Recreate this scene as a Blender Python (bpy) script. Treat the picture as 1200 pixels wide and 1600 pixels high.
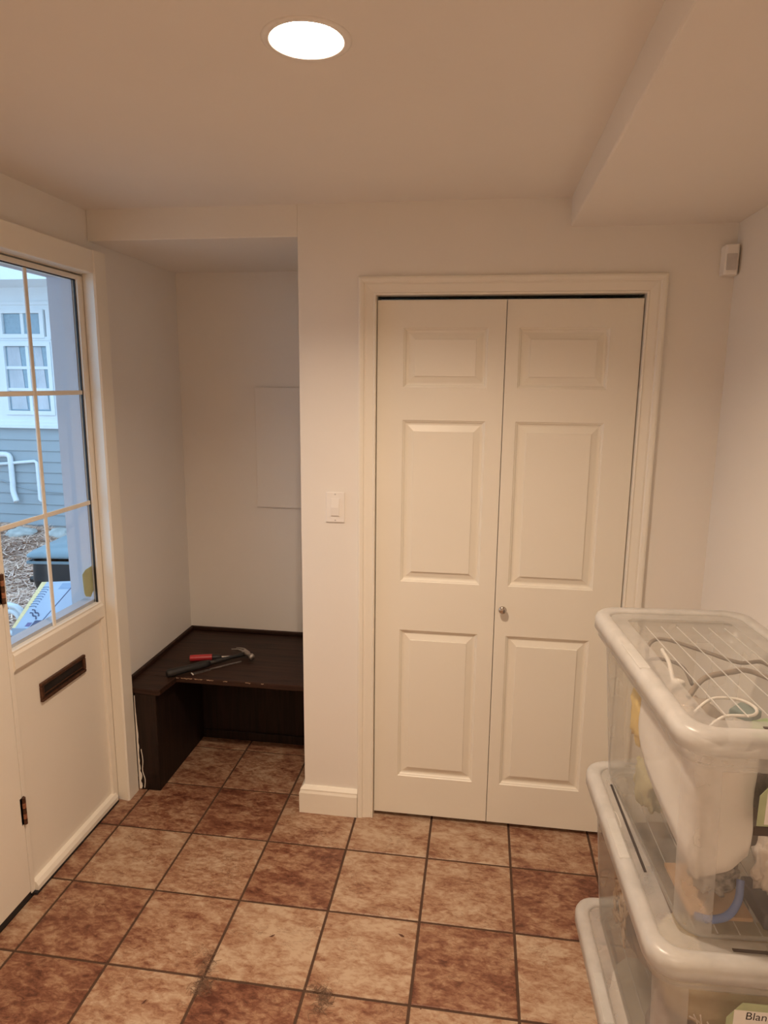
import bpy, bmesh, math, random
from mathutils import Vector, Matrix, noise
PI = math.pi
random.seed(7)
scene = bpy.context.scene
for o in list(bpy.data.objects):
    bpy.data.objects.remove(o, do_unlink=True)
C = scene.collection

# ------------------------------------------------------------------ camera
F_PX, PITCH, YAW, ROLL, CAM_H = 1055.35, -0.1869, 0.1416, 0.0097, 1.7379
cy, sy, cp, sp, cr, sr = (math.cos(YAW), math.sin(YAW), math.cos(PITCH), math.sin(PITCH), math.cos(ROLL), math.sin(ROLL))
fwd = Vector((-sy * cp, cy * cp, sp)); right0 = Vector((cy, sy, 0)); up0 = right0.cross(fwd)
right = cr * right0 + sr * up0; up = -sr * right0 + cr * up0
cam = bpy.data.cameras.new('camera'); cam_o = bpy.data.objects.new('camera', cam); C.objects.link(cam_o)
cam.sensor_fit = 'HORIZONTAL'; cam.sensor_width = 36.0; cam.lens = 36.0 * F_PX / 1200.0
cam.clip_start = 0.02; cam.clip_end = 100
mw = Matrix.Identity(4)
for i in range(3):
    mw[i][0] = right[i]; mw[i][1] = up[i]; mw[i][2] = -fwd[i]
mw[2][3] = CAM_H
cam_o.matrix_world = mw
scene.camera = cam_o

# ------------------------------------------------------------------ world (overcast sky) and exposure
world = bpy.data.worlds.new('overcast_sky'); scene.world = world; world.use_nodes = True
bg = world.node_tree.nodes['Background']
bg.inputs[0].default_value = (0.46, 0.71, 1.0, 1); bg.inputs[1].default_value = 2.45
vs = scene.view_settings
vs.view_transform = 'Standard'; vs.look = 'None'; vs.gamma = 1.0; vs.use_curve_mapping = False
vs.exposure = 0.0
LAMP_COLOR = (1.0, 0.775, 0.575); LAMP_STRENGTH = 1190.0
scene.cycles.transparent_max_bounces = 32
scene.cycles.max_bounces = 10
scene.cycles.diffuse_bounces = 7

# ------------------------------------------------------------------ materials
def new_mat(name):
    m = bpy.data.materials.new(name); m.use_nodes = True
    return m, m.node_tree, m.node_tree.nodes['Principled BSDF']
def rgba(c): return (c[0], c[1], c[2], 1)
def ramp(nt, stops):
    r = nt.nodes.new('ShaderNodeValToRGB'); cr_ = r.color_ramp
    while len(cr_.elements) < len(stops): cr_.elements.new(0.5)
    for e, (p, c) in zip(cr_.elements, stops): e.position = p; e.color = rgba(c)
    return r
def noise_node(nt, scale, detail=4, rough=0.5, dist=0.0, stretch=None, coord='Object'):
    tc = nt.nodes.new('ShaderNodeTexCoord'); n = nt.nodes.new('ShaderNodeTexNoise')
    n.inputs['Scale'].default_value = scale; n.inputs['Detail'].default_value = detail
    n.inputs['Roughness'].default_value = rough; n.inputs['Distortion'].default_value = dist
    if stretch:
        mp = nt.nodes.new('ShaderNodeMapping'); mp.inputs['Scale'].default_value = stretch
        nt.links.new(tc.outputs[coord], mp.inputs[0]); nt.links.new(mp.outputs[0], n.inputs['Vector'])
    else: nt.links.new(tc.outputs[coord], n.inputs['Vector'])
    return n
def bump(nt, b, src, strength, dist=0.002):
    bp_ = nt.nodes.new('ShaderNodeBump'); bp_.inputs['Strength'].default_value = strength; bp_.inputs['Distance'].default_value = dist
    nt.links.new(src, bp_.inputs['Height']); nt.links.new(bp_.outputs[0], b.inputs['Normal'])
def paint(name, col, rough=0.55, var=0.03, bscale=120, bstr=0.08, spec=0.5):
    m, nt, b = new_mat(name)
    n = noise_node(nt, 2.2, 3)
    r = ramp(nt, [(0.3, [c * (1 - var) for c in col]), (0.7, [min(1, c * (1 + var)) for c in col])])
    nt.links.new(n.outputs[0], r.inputs[0]); nt.links.new(r.outputs[0], b.inputs['Base Color'])
    b.inputs['Roughness'].default_value = rough; b.inputs['Specular IOR Level'].default_value = spec
    n2 = noise_node(nt, bscale, 2); bump(nt, b, n2.outputs[0], bstr, 0.001)
    return m
def solid(name, col, rough=0.5, metal=0.0, var=0.08, scale=30):
    m, nt, b = new_mat(name)
    n = noise_node(nt, scale, 3)
    r = ramp(nt, [(0.3, [c * (1 - var) for c in col]), (0.7, [min(1, c * (1 + var)) for c in col])])
    nt.links.new(n.outputs[0], r.inputs[0]); nt.links.new(r.outputs[0], b.inputs['Base Color'])
    b.inputs['Roughness'].default_value = rough; b.inputs['Metallic'].default_value = metal
    return m
def wood(name, c1, c2, rough=0.35, stretch=(3, 60, 60)):
    m, nt, b = new_mat(name)
    n = noise_node(nt, 1.0, 8, 0.65, 0.6, stretch)
    r = ramp(nt, [(0.32, c1), (0.68, c2)])
    nt.links.new(n.outputs[0], r.inputs[0]); nt.links.new(r.outputs[0], b.inputs['Base Color'])
    b.inputs['Roughness'].default_value = rough; b.inputs['Specular IOR Level'].default_value = 0.22
    bump(nt, b, n.outputs[0], 0.25, 0.001)
    return m
def fabric(name, c1, c2, scale=8, weave=260):
    m, nt, b = new_mat(name)
    n = noise_node(nt, scale, 4)
    r = ramp(nt, [(0.35, c1), (0.65, c2)])
    nt.links.new(n.outputs[0], r.inputs[0]); nt.links.new(r.outputs[0], b.inputs['Base Color'])
    b.inputs['Roughness'].default_value = 0.9
    n2 = noise_node(nt, weave, 2); bump(nt, b, n2.outputs[0], 0.5, 0.002)
    return m
def tile_mat():
    m, nt, b = new_mat('terracotta_tile')
    L = nt.links.new
    tc = nt.nodes.new('ShaderNodeTexCoord'); oi = nt.nodes.new('ShaderNodeObjectInfo')
    off = nt.nodes.new('ShaderNodeVectorMath'); off.operation = 'SCALE'; off.inputs[3].default_value = 37.0
    cmb = nt.nodes.new('ShaderNodeCombineXYZ'); L(oi.outputs['Random'], cmb.inputs[0]); L(oi.outputs['Random'], cmb.inputs[1])
    L(cmb.outputs[0], off.inputs[0])
    add = nt.nodes.new('ShaderNodeVectorMath'); add.operation = 'ADD'; L(tc.outputs['Object'], add.inputs[0]); L(off.outputs[0], add.inputs[1])
    rot = nt.nodes.new('ShaderNodeMapping'); rot.inputs['Rotation'].default_value = (0, 0, 0.7); rot.inputs['Scale'].default_value = (1.0, 1.9, 1)
    L(add.outputs[0], rot.inputs[0])
    def nz(scale, detail, rough, dist, v):
        n = nt.nodes.new('ShaderNodeTexNoise'); n.inputs['Scale'].default_value = scale; n.inputs['Detail'].default_value = detail
        n.inputs['Roughness'].default_value = rough; n.inputs['Distortion'].default_value = dist; L(v, n.inputs['Vector']); return n
    big = nz(7, 6, 0.62, 0.35, rot.outputs[0]); fine = nz(30, 8, 0.75, 0.45, rot.outputs[0])
    mix = nt.nodes.new('ShaderNodeMath'); mix.operation = 'MULTIPLY_ADD'; L(big.outputs[0], mix.inputs[0]); mix.inputs[1].default_value = 0.78
    ff = nt.nodes.new('ShaderNodeMath'); ff.operation = 'MULTIPLY'; L(fine.outputs[0], ff.inputs[0]); ff.inputs[1].default_value = 0.92
    L(ff.outputs[0], mix.inputs[2])
    sep = nt.nodes.new('ShaderNodeSeparateColor'); L(oi.outputs['Color'], sep.inputs[0])
    tone = nt.nodes.new('ShaderNodeMath'); tone.operation = 'ADD'; L(mix.outputs[0], tone.inputs[0])
    sh = nt.nodes.new('ShaderNodeMath'); sh.operation = 'MULTIPLY_ADD'; L(sep.outputs[0], sh.inputs[0]); sh.inputs[1].default_value = 0.44; sh.inputs[2].default_value = -0.42
    L(sh.outputs[0], tone.inputs[1])
    r = ramp(nt, [(0.36, (0.085, 0.026, 0.015)), (0.52, (0.20, 0.082, 0.046)), (0.66, (0.33, 0.19, 0.115)), (0.84, (0.47, 0.345, 0.24))])
    L(tone.outputs[0], r.inputs[0])
    # thin dark scratches of the print
    vein = nz(15, 6, 0.65, 0.9, rot.outputs[0])
    vr = ramp(nt, [(0.485, (1, 1, 1)), (0.5, (0.5, 0.42, 0.38)), (0.515, (1, 1, 1))]); L(vein.outputs[0], vr.inputs[0])
    vmask = ramp(nt, [(0.5, (0, 0, 0)), (0.62, (1, 1, 1))]); L(nz(9, 3, 0.5, 0, add.outputs[0]).outputs[0], vmask.inputs[0])
    mm = nt.nodes.new('ShaderNodeMix'); mm.data_type = 'RGBA'; mm.blend_type = 'MULTIPLY'
    L(vmask.outputs[0], mm.inputs[0]); L(r.outputs[0], mm.inputs[6]); L(vr.outputs[0], mm.inputs[7])
    L(mm.outputs[2], b.inputs['Base Color'])
    b.inputs['Roughness'].default_value = 0.42; b.inputs['Specular IOR Level'].default_value = 0.4
    bump(nt, b, fine.outputs[0], 0.25, 0.002)
    return m
def schlick(nt, f0, fmax=1.0):
    lw = nt.nodes.new('ShaderNodeLayerWeight'); lw.inputs[0].default_value = 0.5
    pw = nt.nodes.new('ShaderNodeMath'); pw.operation = 'POWER'; nt.links.new(lw.outputs['Facing'], pw.inputs[0]); pw.inputs[1].default_value = 5
    ma = nt.nodes.new('ShaderNodeMath'); ma.operation = 'MULTIPLY_ADD'; nt.links.new(pw.outputs[0], ma.inputs[0]); ma.inputs[1].default_value = fmax - f0; ma.inputs[2].default_value = f0
    return ma
def glass_mat(name, tint=(0.96, 0.98, 0.98), refl=0.06, rough=0.0):
    m = bpy.data.materials.new(name); m.use_nodes = True; nt = m.node_tree; nt.nodes.clear()
    out = nt.nodes.new('ShaderNodeOutputMaterial'); t = nt.nodes.new('ShaderNodeBsdfTransparent'); g = nt.nodes.new('ShaderNodeBsdfGlossy')
    t.inputs[0].default_value = rgba(tint); g.inputs['Roughness'].default_value = rough
    fr = schlick(nt, 0.025)
    mx = nt.nodes.new('ShaderNodeMixShader'); nt.links.new(fr.outputs[0], mx.inputs[0]); nt.links.new(t.outputs[0], mx.inputs[1]); nt.links.new(g.outputs[0], mx.inputs[2])
    nt.links.new(mx.outputs[0], out.inputs[0]); return m
def plastic(name, opac, col=(0.85, 0.84, 0.82), rough=0.3):
    m = bpy.data.materials.new(name); m.use_nodes = True; nt = m.node_tree; nt.nodes.clear(); L = nt.links.new
    out = nt.nodes.new('ShaderNodeOutputMaterial'); t = nt.nodes.new('ShaderNodeBsdfTransparent'); t.inputs[0].default_value = (0.97, 0.97, 0.96, 1)
    d = nt.nodes.new('ShaderNodeBsdfDiffuse'); d.inputs[0].default_value = rgba(col)
    tr = nt.nodes.new('ShaderNodeBsdfTranslucent'); tr.inputs[0].default_value = rgba(col)
    m1 = nt.nodes.new('ShaderNodeMixShader'); m1.inputs[0].default_value = 0.45; L(d.outputs[0], m1.inputs[1]); L(tr.outputs[0], m1.inputs[2])
    n = noise_node(nt, 14, 3); r = ramp(nt, [(0.3, [opac * 0.85] * 3), (0.7, [min(1, opac * 1.15)] * 3)]); L(n.outputs[0], r.inputs[0])
    m2 = nt.nodes.new('ShaderNodeMixShader'); L(r.outputs[0], m2.inputs[0]); L(t.outputs[0], m2.inputs[1]); L(m1.outputs[0], m2.inputs[2])
    g = nt.nodes.new('ShaderNodeBsdfGlossy'); g.inputs['Roughness'].default_value = rough
    fr = schlick(nt, 0.03, 0.4)
    m3 = nt.nodes.new('ShaderNodeMixShader'); L(fr.outputs[0], m3.inputs[0]); L(m2.outputs[0], m3.inputs[1]); L(g.outputs[0], m3.inputs[2])
    L(m3.outputs[0], out.inputs[0]); return m
def emit_mat(name, col, s):
    m = bpy.data.materials.new(name); m.use_nodes = True; nt = m.node_tree; nt.nodes.clear()
    out = nt.nodes.new('ShaderNodeOutputMaterial'); e = nt.nodes.new('ShaderNodeEmission')
    e.inputs[0].default_value = rgba(col); e.inputs[1].default_value = s; nt.links.new(e.outputs[0], out.inputs[0]); return m

WALL = paint('wall_paint', (0.80, 0.765, 0.71), 0.7, 0.015)
CEIL = paint('ceiling_paint', (0.80, 0.76, 0.71), 0.85, 0.015)
TRIM = paint('trim_gloss_paint', (0.83, 0.79, 0.70), 0.38, 0.015, 60, 0.05)
DOORP = paint('closet_door_paint', (0.81, 0.77, 0.675), 0.4, 0.012, 90, 0.06)
EDOOR = paint('entry_door_paint', (0.82, 0.77, 0.68), 0.42, 0.02, 70, 0.06)
EXTW = paint('exterior_white_paint', (0.78, 0.78, 0.76), 0.6)
JAMBP = paint('shaded_white_jamb_paint', (0.54, 0.52, 0.57), 0.6)  # white paint with its grey-lavender shade put into the colour
TILE = tile_mat()
GROUT = solid('grout', (0.075, 0.038, 0.022), 0.9)
WOOD = wood('dark_stained_wood', (0.010, 0.005, 0.0035), (0.050, 0.022, 0.014), 0.5)
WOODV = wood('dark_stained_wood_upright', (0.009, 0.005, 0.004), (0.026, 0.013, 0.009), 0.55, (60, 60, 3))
CHIP = solid('bare_chipped_wood', (0.42, 0.27, 0.17), 0.8)
SMEAR = solid('white_paint_smear', (0.80, 0.75, 0.68), 0.6)
GLASS = glass_mat('window_glass')
BLACK = solid('black_rubber_and_gap', (0.012, 0.012, 0.014), 0.6)
BRONZE = solid('oil_rubbed_bronze', (0.11, 0.05, 0.028), 0.45, 0.6, 0.3, 60)
COPPER = solid('worn_copper', (0.42, 0.2, 0.12), 0.45, 0.8, 0.3, 120)
DARKHOLE = solid('dark_recess', (0.012, 0.009, 0.007), 0.5)
CHROME = solid('chrome', (0.6, 0.55, 0.5), 0.12, 1.0)
STEEL = solid('worn_steel', (0.42, 0.38, 0.35), 0.35, 0.9, 0.25, 80)
WPLAST = paint('white_plastic', (0.83, 0.80, 0.76), 0.35, 0.01, 40, 0.02)
GPLAST = solid('grey_lens_plastic', (0.58, 0.55, 0.53), 0.2)
GRIP = solid('black_rubber_grip', (0.014, 0.013, 0.013), 0.55)
RED = solid('red_plastic', (0.42, 0.025, 0.03), 0.35)

# ------------------------------------------------------------------ mesh helpers
OFF = {}
def add_box(bm, x0, x1, y0, y1, z0, z1):
    vs_ = [bm.verts.new(p) for p in ((x0, y0, z0), (x1, y0, z0), (x1, y1, z0), (x0, y1, z0), (x0, y0, z1), (x1, y0, z1), (x1, y1, z1), (x0, y1, z1))]
    for f in ((0, 3, 2, 1), (4, 5, 6, 7), (0, 1, 5, 4), (1, 2, 6, 5), (2, 3, 7, 6), (3, 0, 4, 7)): bm.faces.new([vs_[i] for i in f])
def boxes(*bs):
    bm = bmesh.new()
    for b in bs: add_box(bm, *b)
    return bm
def add_tube(bm, pts, rad, seg=10, cap=True):
    pts = [Vector(p) for p in pts]; n = len(pts)
    rads = rad if isinstance(rad, (list, tuple)) else [rad] * n
    rings = []; prev = None
    for i, p in enumerate(pts):
        t = (pts[min(i + 1, n - 1)] - pts[max(i - 1, 0)]).normalized()
        if prev is None:
            a = t.orthogonal().normalized()
        else:
            a = (prev - t * prev.dot(t)).normalized()
        prev = a; b = t.cross(a)
        rings.append([bm.verts.new(p + (a * math.cos(2 * PI * k / seg) + b * math.sin(2 * PI * k / seg)) * rads[i]) for k in range(seg)])
    for r0, r1 in zip(rings, rings[1:]):
        for k in range(seg): bm.faces.new((r0[k], r0[(k + 1) % seg], r1[(k + 1) % seg], r1[k]))
    if cap:
        bm.faces.new(rings[0][::-1]); bm.faces.new(rings[-1])
def tube(pts, rad, seg=10):
    bm = bmesh.new(); add_tube(bm, pts, rad, seg); return bm
def spline(ctrl, n=8):
    P = [Vector(c) for c in ctrl]; P = [P[0]] + P + [P[-1]]; out = []
    for i in range(1, len(P) - 2):
        for k in range(n):
            t = k / n; a, b, c, d = P[i - 1], P[i], P[i + 1], P[i + 2]
            out.append(0.5 * ((2 * b) + (c - a) * t + (2 * a - 5 * b + 4 * c - d) * t * t + (3 * b - a - 3 * c + d) * t ** 3))
    out.append(P[-2]); return out
def add_lathe(bm, prof, c, axis='z', seg=24):
    c = Vector(c); rings = []
    for r, h in prof:
        ring = []
        for k in range(seg):
            a = 2 * PI * k / seg; u, v = r * math.cos(a), r * math.sin(a)
            p = {'z': Vector((u, v, h)), 'y': Vector((u, h, v)), 'x': Vector((h, u, v))}[axis]
            ring.append(bm.verts.new(c + p))
        rings.append(ring)
    for r0, r1 in zip(rings, rings[1:]):
        for k in range(seg): bm.faces.new((r0[k], r0[(k + 1) % seg], r1[(k + 1) % seg], r1[k]))
    return rings
def lathe(prof, c, axis='z', seg=24, caps=True):
    bm = bmesh.new(); r = add_lathe(bm, prof, c, axis, seg)
    if caps: bm.faces.new(r[0][::-1]); bm.faces.new(r[-1])
    return bm
def prism(poly, axis, a0, a1):
    """polygon in the two remaining axes, extruded along axis"""
    bm = bmesh.new()
    def P(u, v, w): return {'x': (w, u, v), 'y': (u, w, v), 'z': (u, v, w)}[axis]
    lo = [bm.verts.new(P(u, v, a0)) for u, v in poly]; hi = [bm.verts.new(P(u, v, a1)) for u, v in poly]
    n = len(poly); bm.faces.new(lo[::-1]); bm.faces.new(hi)
    for k in range(n): bm.faces.new((lo[k], lo[(k + 1) % n], hi[(k + 1) % n], hi[k]))
    return bm
def lump(c, r, seed=0, amp=0.25, freq=6.0, sub=4, power=0.75):
    bm = bmesh.new(); bmesh.ops.create_icosphere(bm, subdivisions=sub, radius=1)
    c = Vector(c); s = Vector((seed * 3.1, seed * 1.7, seed))
    for v in bm.verts:
        p = Vector([math.copysign(abs(q) ** power, q) for q in v.co])
        d = 1 + amp * (noise.fractal(p * freq * 0.3 + s, 1.0, 2.0, 3))
        v.co = c + Vector((p.x * r[0], p.y * r[1], p.z * r[2])) * d
    return bm
def empty(name, loc, rz=0.0):
    o = bpy.data.objects.new(name, None); C.objects.link(o); o.location = loc; o.rotation_euler = (0, 0, rz)
    o.empty_display_size = 0.05; OFF[o.name] = Vector(loc) if rz == 0 else Vector((0, 0, 0)); return o
def tag(o, label=None, cat=None, group=None, kind=None):
    if label: o['label'] = label
    if cat: o['category'] = cat
    if group: o['group'] = group
    if kind: o['kind'] = kind
    return o
def mk(name, bm, mat, parent=None, bevel=0.0, smooth=False, label=None, cat=None, group=None, kind=None, solidify=0.0, seg=2, local=False):
    bmesh.ops.recalc_face_normals(bm, faces=bm.faces)
    me = bpy.data.meshes.new(name)
    if parent is None or local:
        xs = [v.co.copy() for v in bm.verts]
        mn = Vector([min(p[i] for p in xs) for i in range(3)]); mx = Vector([max(p[i] for p in xs) for i in range(3)])
        org = Vector(((mn.x + mx.x) / 2, (mn.y + mx.y) / 2, mn.z))
        bmesh.ops.translate(bm, verts=bm.verts, vec=-org)
    bm.to_mesh(me); bm.free()
    for m in (mat if isinstance(mat, (list, tuple)) else [mat]): me.materials.append(m)
    o = bpy.data.objects.new(name, me); C.objects.link(o)
    if parent is not None:
        o.parent = parent
        poff = OFF.get(parent.name, Vector((0, 0, 0)))
        if local:
            o.location = org - poff; OFF[o.name] = org
        else:
            me.transform(Matrix.Translation(-poff)); OFF[o.name] = poff
    else:
        o.location = org; OFF[o.name] = org.copy()
    if smooth:
        for p in me.polygons: p.use_smooth = True
    if solidify:
        md = o.modifiers.new('solidify', 'SOLIDIFY'); md.thickness = solidify; md.offset = 0
    if bevel:
        md = o.modifiers.new('bevel', 'BEVEL'); md.width = bevel; md.segments = seg; md.limit_method = 'ANGLE'; md.angle_limit = 0.6
    tag(o, label, cat, group, kind); return o
def struct(name, bm, mat, label=None, **k): return mk(name, bm, mat, label=label, kind='structure', **k)

# ------------------------------------------------------------------ room shell
XL, XR, D, YB, H, ZS = -1.468, 0.800, 2.456, 3.189, 2.355, 2.247
YF = -1.60          # wall behind the camera
XA = -0.668         # left edge of the pillar
OXL, OXR, OZ = -0.384, 0.531, 2.046      # closet opening

# floor: grout bed + tiles
floor = struct('floor', boxes((XL - 0.02, XR + 0.02, YF, YB + 0.02, -0.06, -0.0035)), GROUT, 'mottled terracotta square tile floor with dark grout', )
GX, GY, S, J = -1.3769, 2.2427, 0.308, 0.0085
tones = {(0, 0): .3, (1, 0): .26, (2, 0): .52, (3, 0): .66, (4, 0): .62, (5, 0): .48, (6, 0): .4,
         (0, -1): .6, (1, -1): .55, (2, -1): .3, (3, -1): .62, (4, -1): .56, (5, -1): .26, (-1, -1): .4, (-1, 0): .36, (-1, -2): .5,
         (0, -2): .3, (1, -2): .5, (2, -2): .72, (3, -2): .68, (4, -2): .3, (5, -2): .66, (6, -2): .6,
         (0, -3): .2, (1, -3): .6, (2, -3): .22, (3, -3): .5, (4, -3): .75, (5, -3): .6,
         (0, 1): .4, (1, 1): .42, (2, 1): .4, (0, 2): .35, (1, 2): .38}
def tile_mesh(w, d):
    bm = bmesh.new(); e = 0.002; t = 0.006
    lo = [bm.verts.new(p) for p in ((-w / 2, -d / 2, -t), (w / 2, -d / 2, -t), (w / 2, d / 2, -t), (-w / 2, d / 2, -t))]
    mi = [bm.verts.new((v.co.x, v.co.y, -e * 0.7)) for v in lo]
    hi = [bm.verts.new((v.co.x - math.copysign(e, v.co.x), v.co.y - math.copysign(e, v.co.y), 0)) for v in lo]
    for a, b in ((lo, mi), (mi, hi)):
        for k in range(4): bm.faces.new((a[k], a[(k + 1) % 4], b[(k + 1) % 4], b[k]))
    bm.faces.new(hi)
    me = bpy.data.meshes.new('tile'); bm.to_mesh(me); bm.free(); me.materials.append(TILE); return me
full = tile_mesh(S - J, S - J)
for i in range(-1, 8):
    for j in range(-12, 4):
        x0, x1 = max(GX + i * S + J / 2, XL), min(GX + (i + 1) * S - J / 2, XR)
        y0, y1 = max(GY + j * S + J / 2, YF), min(GY + (j + 1) * S - J / 2, YB)
        if x1 - x0 < 0.012 or y1 - y0 < 0.012: continue
        if y0 > 2.75 and x0 > -0.4: continue
        me = full if abs(x1 - x0 - S + J) < 1e-4 and abs(y1 - y0 - S + J) < 1e-4 else tile_mesh(x1 - x0, y1 - y0)
        t = bpy.data.objects.new('tile', me); C.objects.link(t); t.parent = floor
        t.location = Vector(((x0 + x1) / 2, (y0 + y1) / 2, 0)) - OFF[floor.name]
        tv = tones.get((i, j), random.uniform(0.25, 0.75)); t.color = (tv, tv, tv, 1)

# ceiling with a round hole for the recessed lamp
LR = 0.070; LAMPS = [(-0.342, 1.337), (-0.342, -0.60)]  # second position is an added lamp out of view
hs = 0.14; N = 48
bm = bmesh.new()
for (LX, LY), y0, y1 in ((LAMPS[0], 0.2, D + .02), (LAMPS[1], YF - .1, 0.2)):
    for b_ in ((XL - .15, LX - hs, y0, y1, H, H + .12), (LX + hs, XR + .1, y0, y1, H, H + .12), (LX - hs, LX + hs, y0, LY - hs, H, H + .12), (LX - hs, LX + hs, LY + hs, y1, H, H + .12)): add_box(bm, *b_)
    inn, outr, top = [], [], []
    for k in range(N):
        a = 2 * PI * k / N; c_, s_ = math.cos(a), math.sin(a); q = hs / max(abs(c_), abs(s_))
        inn.append(bm.verts.new((LX + LR * c_, LY + LR * s_, H))); outr.append(bm.verts.new((LX + q * c_, LY + q * s_, H)))
        top.append(bm.verts.new((LX + LR * c_, LY + LR * s_, H + .02)))
    for k in range(N):
        bm.faces.new((inn[k], inn[(k + 1) % N], outr[(k + 1) % N], outr[k])); bm.faces.new((inn[k], inn[(k + 1) % N], top[(k + 1) % N], top[k]))
    add_box(bm, LX - hs, LX + hs, LY - hs, LY + hs, H + .14, H + .16)
struct('ceiling', bm, CEIL, 'smooth painted ceiling of the entry')
# boxed beam along the right
struct('trim_beam', boxes((0.270, XR + .02, YF - .02, D + .01, 2.261, H + .02)), CEIL, 'boxed-in drywall beam along the right of the ceiling', bevel=0.006, seg=3)

# left wall with entry door opening
DY0, DY1, DZ = 1.05, 2.41, 2.122
struct('wall_left', boxes((XL - .145, XL, YF - .1, DY0, -.06, H + .05), (XL - .145, XL, DY1, YB + .1, -.06, H + .05), (XL - .145, XL, DY0, DY1, DZ, H + .05)), [WALL], 'off-white painted wall with the entry door')
struct('wall_right', boxes((XR, XR + .1, YF - .1, YB + .1, -.06, H + .05)), WALL, 'off-white painted wall behind the storage bins')
struct('wall_front', boxes((XL - .1, XR + .1, YF - .1, YF, -.06, H + .05)), WALL, 'off-white painted wall behind the viewer')
# closet wall: pillar, head over the closet, piece right of it, and the face of the alcove soffit
struct('wall_back', boxes((XA, OXL - .018, D, D + .115, -.06, ZS), (OXR + .018, XR + .01, D, D + .115, -.06, ZS), (OXL - .018, OXR + .018, D, D + .115, OZ + .018, ZS),
                          (XA, XR + .01, D, D + .115, ZS, H + .05)), WALL, 'off-white painted wall around the bifold closet door')
struct('ceiling_soffit', boxes((XL, XA, D, YB, ZS, H + .05)), WALL, 'lowered drywall soffit over the bench alcove', bevel=0.003)
struct('wall_alcove', boxes((XL - .05, XA + .1, YB, YB + .1, -.06, H + .05)), WALL, 'off-white back wall of the bench alcove')
struct('wall_alcove_right', boxes((XA, XA + .1, D + .115, YB, -.06, ZS)), WALL, 'side wall between the alcove and the closet')
# closet interior
struct('wall_closet', boxes((XA + .1, XR, YB, YB + .1, -.06, H + .05)), WALL, 'back wall inside the closed closet')
struct('ceiling_closet', boxes((XA + .1, XR, D + .115, YB, 2.30, H + .05)), CEIL, 'ceiling inside the closed closet')

# baseboards
def base_profile(p): return [(0, 0), (0, .090), (-.004, .096), (-.004, .100), (-.010, .112), (-.016, .116), (-p, .116), (-p, 0)]
bm = bmesh.new()
prof = [(0.0, 0.0), (0.020, 0.0), (0.020, 0.088), (0.016, 0.098), (0.016, 0.104), (0.006, 0.116), (0.0, 0.116)]
path = [(XA, D + .70, (-1, 0)), (XA, D, (-1, -1)), (-0.447, D, (0, -1))]
rows = [[bm.verts.new((x + u * n[0], y + u * n[1], z)) for u, z in prof] for x, y, n in path]
for a, b in zip(rows, rows[1:]):
    for k in range(len(prof) - 1): bm.faces.new((a[k], a[k + 1], b[k + 1], b[k]))
bm.faces.new(rows[-1]); bm.faces.new(rows[0])
struct('baseboard_back', bm, TRIM, 'white baseboard wrapped around the foot of the pillar')
struct('baseboard_right', boxes((XR - .016, XR, YF, D, 0, .115)), TRIM, 'white baseboard along the right wall', bevel=.004)

# closet casing, mitred
cprof = [(0.0, 0.0), (0.0, 0.009), (0.005, 0.011), (0.009, 0.008), (0.014, 0.009), (0.034, 0.013), (0.040, 0.012), (0.044, 0.017), (0.054, 0.020), (0.060, 0.019), (0.062, 0.016), (0.062, 0.0)]
def casing(kind):
    bm = bmesh.new(); a, b = [], []
    for u, h in cprof:
        if kind == 'l': p, q = (OXL - u, D - h, 0), (OXL - u, D - h, OZ + u)
        elif kind == 'r': p, q = (OXR + u, D - h, 0), (OXR + u, D - h, OZ + u)
        else: p, q = (OXL - u, D - h, OZ + u), (OXR + u, D - h, OZ + u)
        a.append(bm.verts.new(p)); b.append(bm.verts.new(q))
    for k in range(len(cprof)): 
        k2 = (k + 1) % len(cprof); bm.faces.new((a[k], a[k2], b[k2], b[k]))
    bm.faces.new(a); bm.faces.new(b[::-1]); return bm
struct('trim_1', casing('l'), TRIM, 'moulded casing leg on the left side of the closet door')
struct('trim_2', casing('r'), TRIM, 'moulded casing leg on the right side of the closet door')
struct('trim_3', casing('h'), TRIM, 'moulded head casing over the closet door')
struct('trim_4', boxes((OXL - .018, OXL, D - .001, D + .116, 0, OZ), (OXR, OXR + .018, D - .001, D + .116, 0, OZ), (OXL - .018, OXR + .018, D - .001, D + .116, OZ, OZ + .018)), TRIM, 'painted jamb lining inside the closet opening')

# ------------------------------------------------------------------ bifold closet door
YD = 2.468
door3 = empty('door_3', ((OXL + OXR) / 2, YD, 0.0)); tag(door3, 'cream six-panel bifold closet door, both leaves closed', kind='structure')
rowsz = [(0.186, 0.806), (1.000, 1.611), (1.727, 1.937)]
def leaf(x0, x1, p0, p1):
    z0, z1 = 0.019, 2.031; y, t = YD, 0.012
    bm = boxes((x0, x1, y + t, y + .034, z0, z1), (x0, p0, y, y + t, z0, z1), (p1, x1, y, y + t, z0, z1))
    zz = z0
    for a, b in rowsz + [(z1, z1)]:
        add_box(bm, p0, p1, y, y + t, zz, a); zz = b
    lf = mk('leaf', bm, DOORP, door3)
    for a, b in rowsz:
        bm = bmesh.new(); rings = []
        for ins, dep in ((0, 0), (.003, .0035), (.006, .0045), (.010, .0100), (.014, .0115), (.018, .0115), (.040, .0048), (.0408, .0008), (.043, .0006)):
            rings.append([bm.verts.new((xx, y + dep, zz_)) for xx, zz_ in ((p0 + ins, a + ins), (p1 - ins, a + ins), (p1 - ins, b - ins), (p0 + ins, b - ins))])
        for r0, r1 in zip(rings, rings[1:]):
            for k in range(4): bm.faces.new((r0[k], r0[(k + 1) % 4], r1[(k + 1) % 4], r1[k]))
        bm.faces.new(rings[-1])
        mk('panel', bm, DOORP, lf)
    return lf
leaf(OXL + .0025, 0.0715, -0.287, 0.012)
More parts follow.
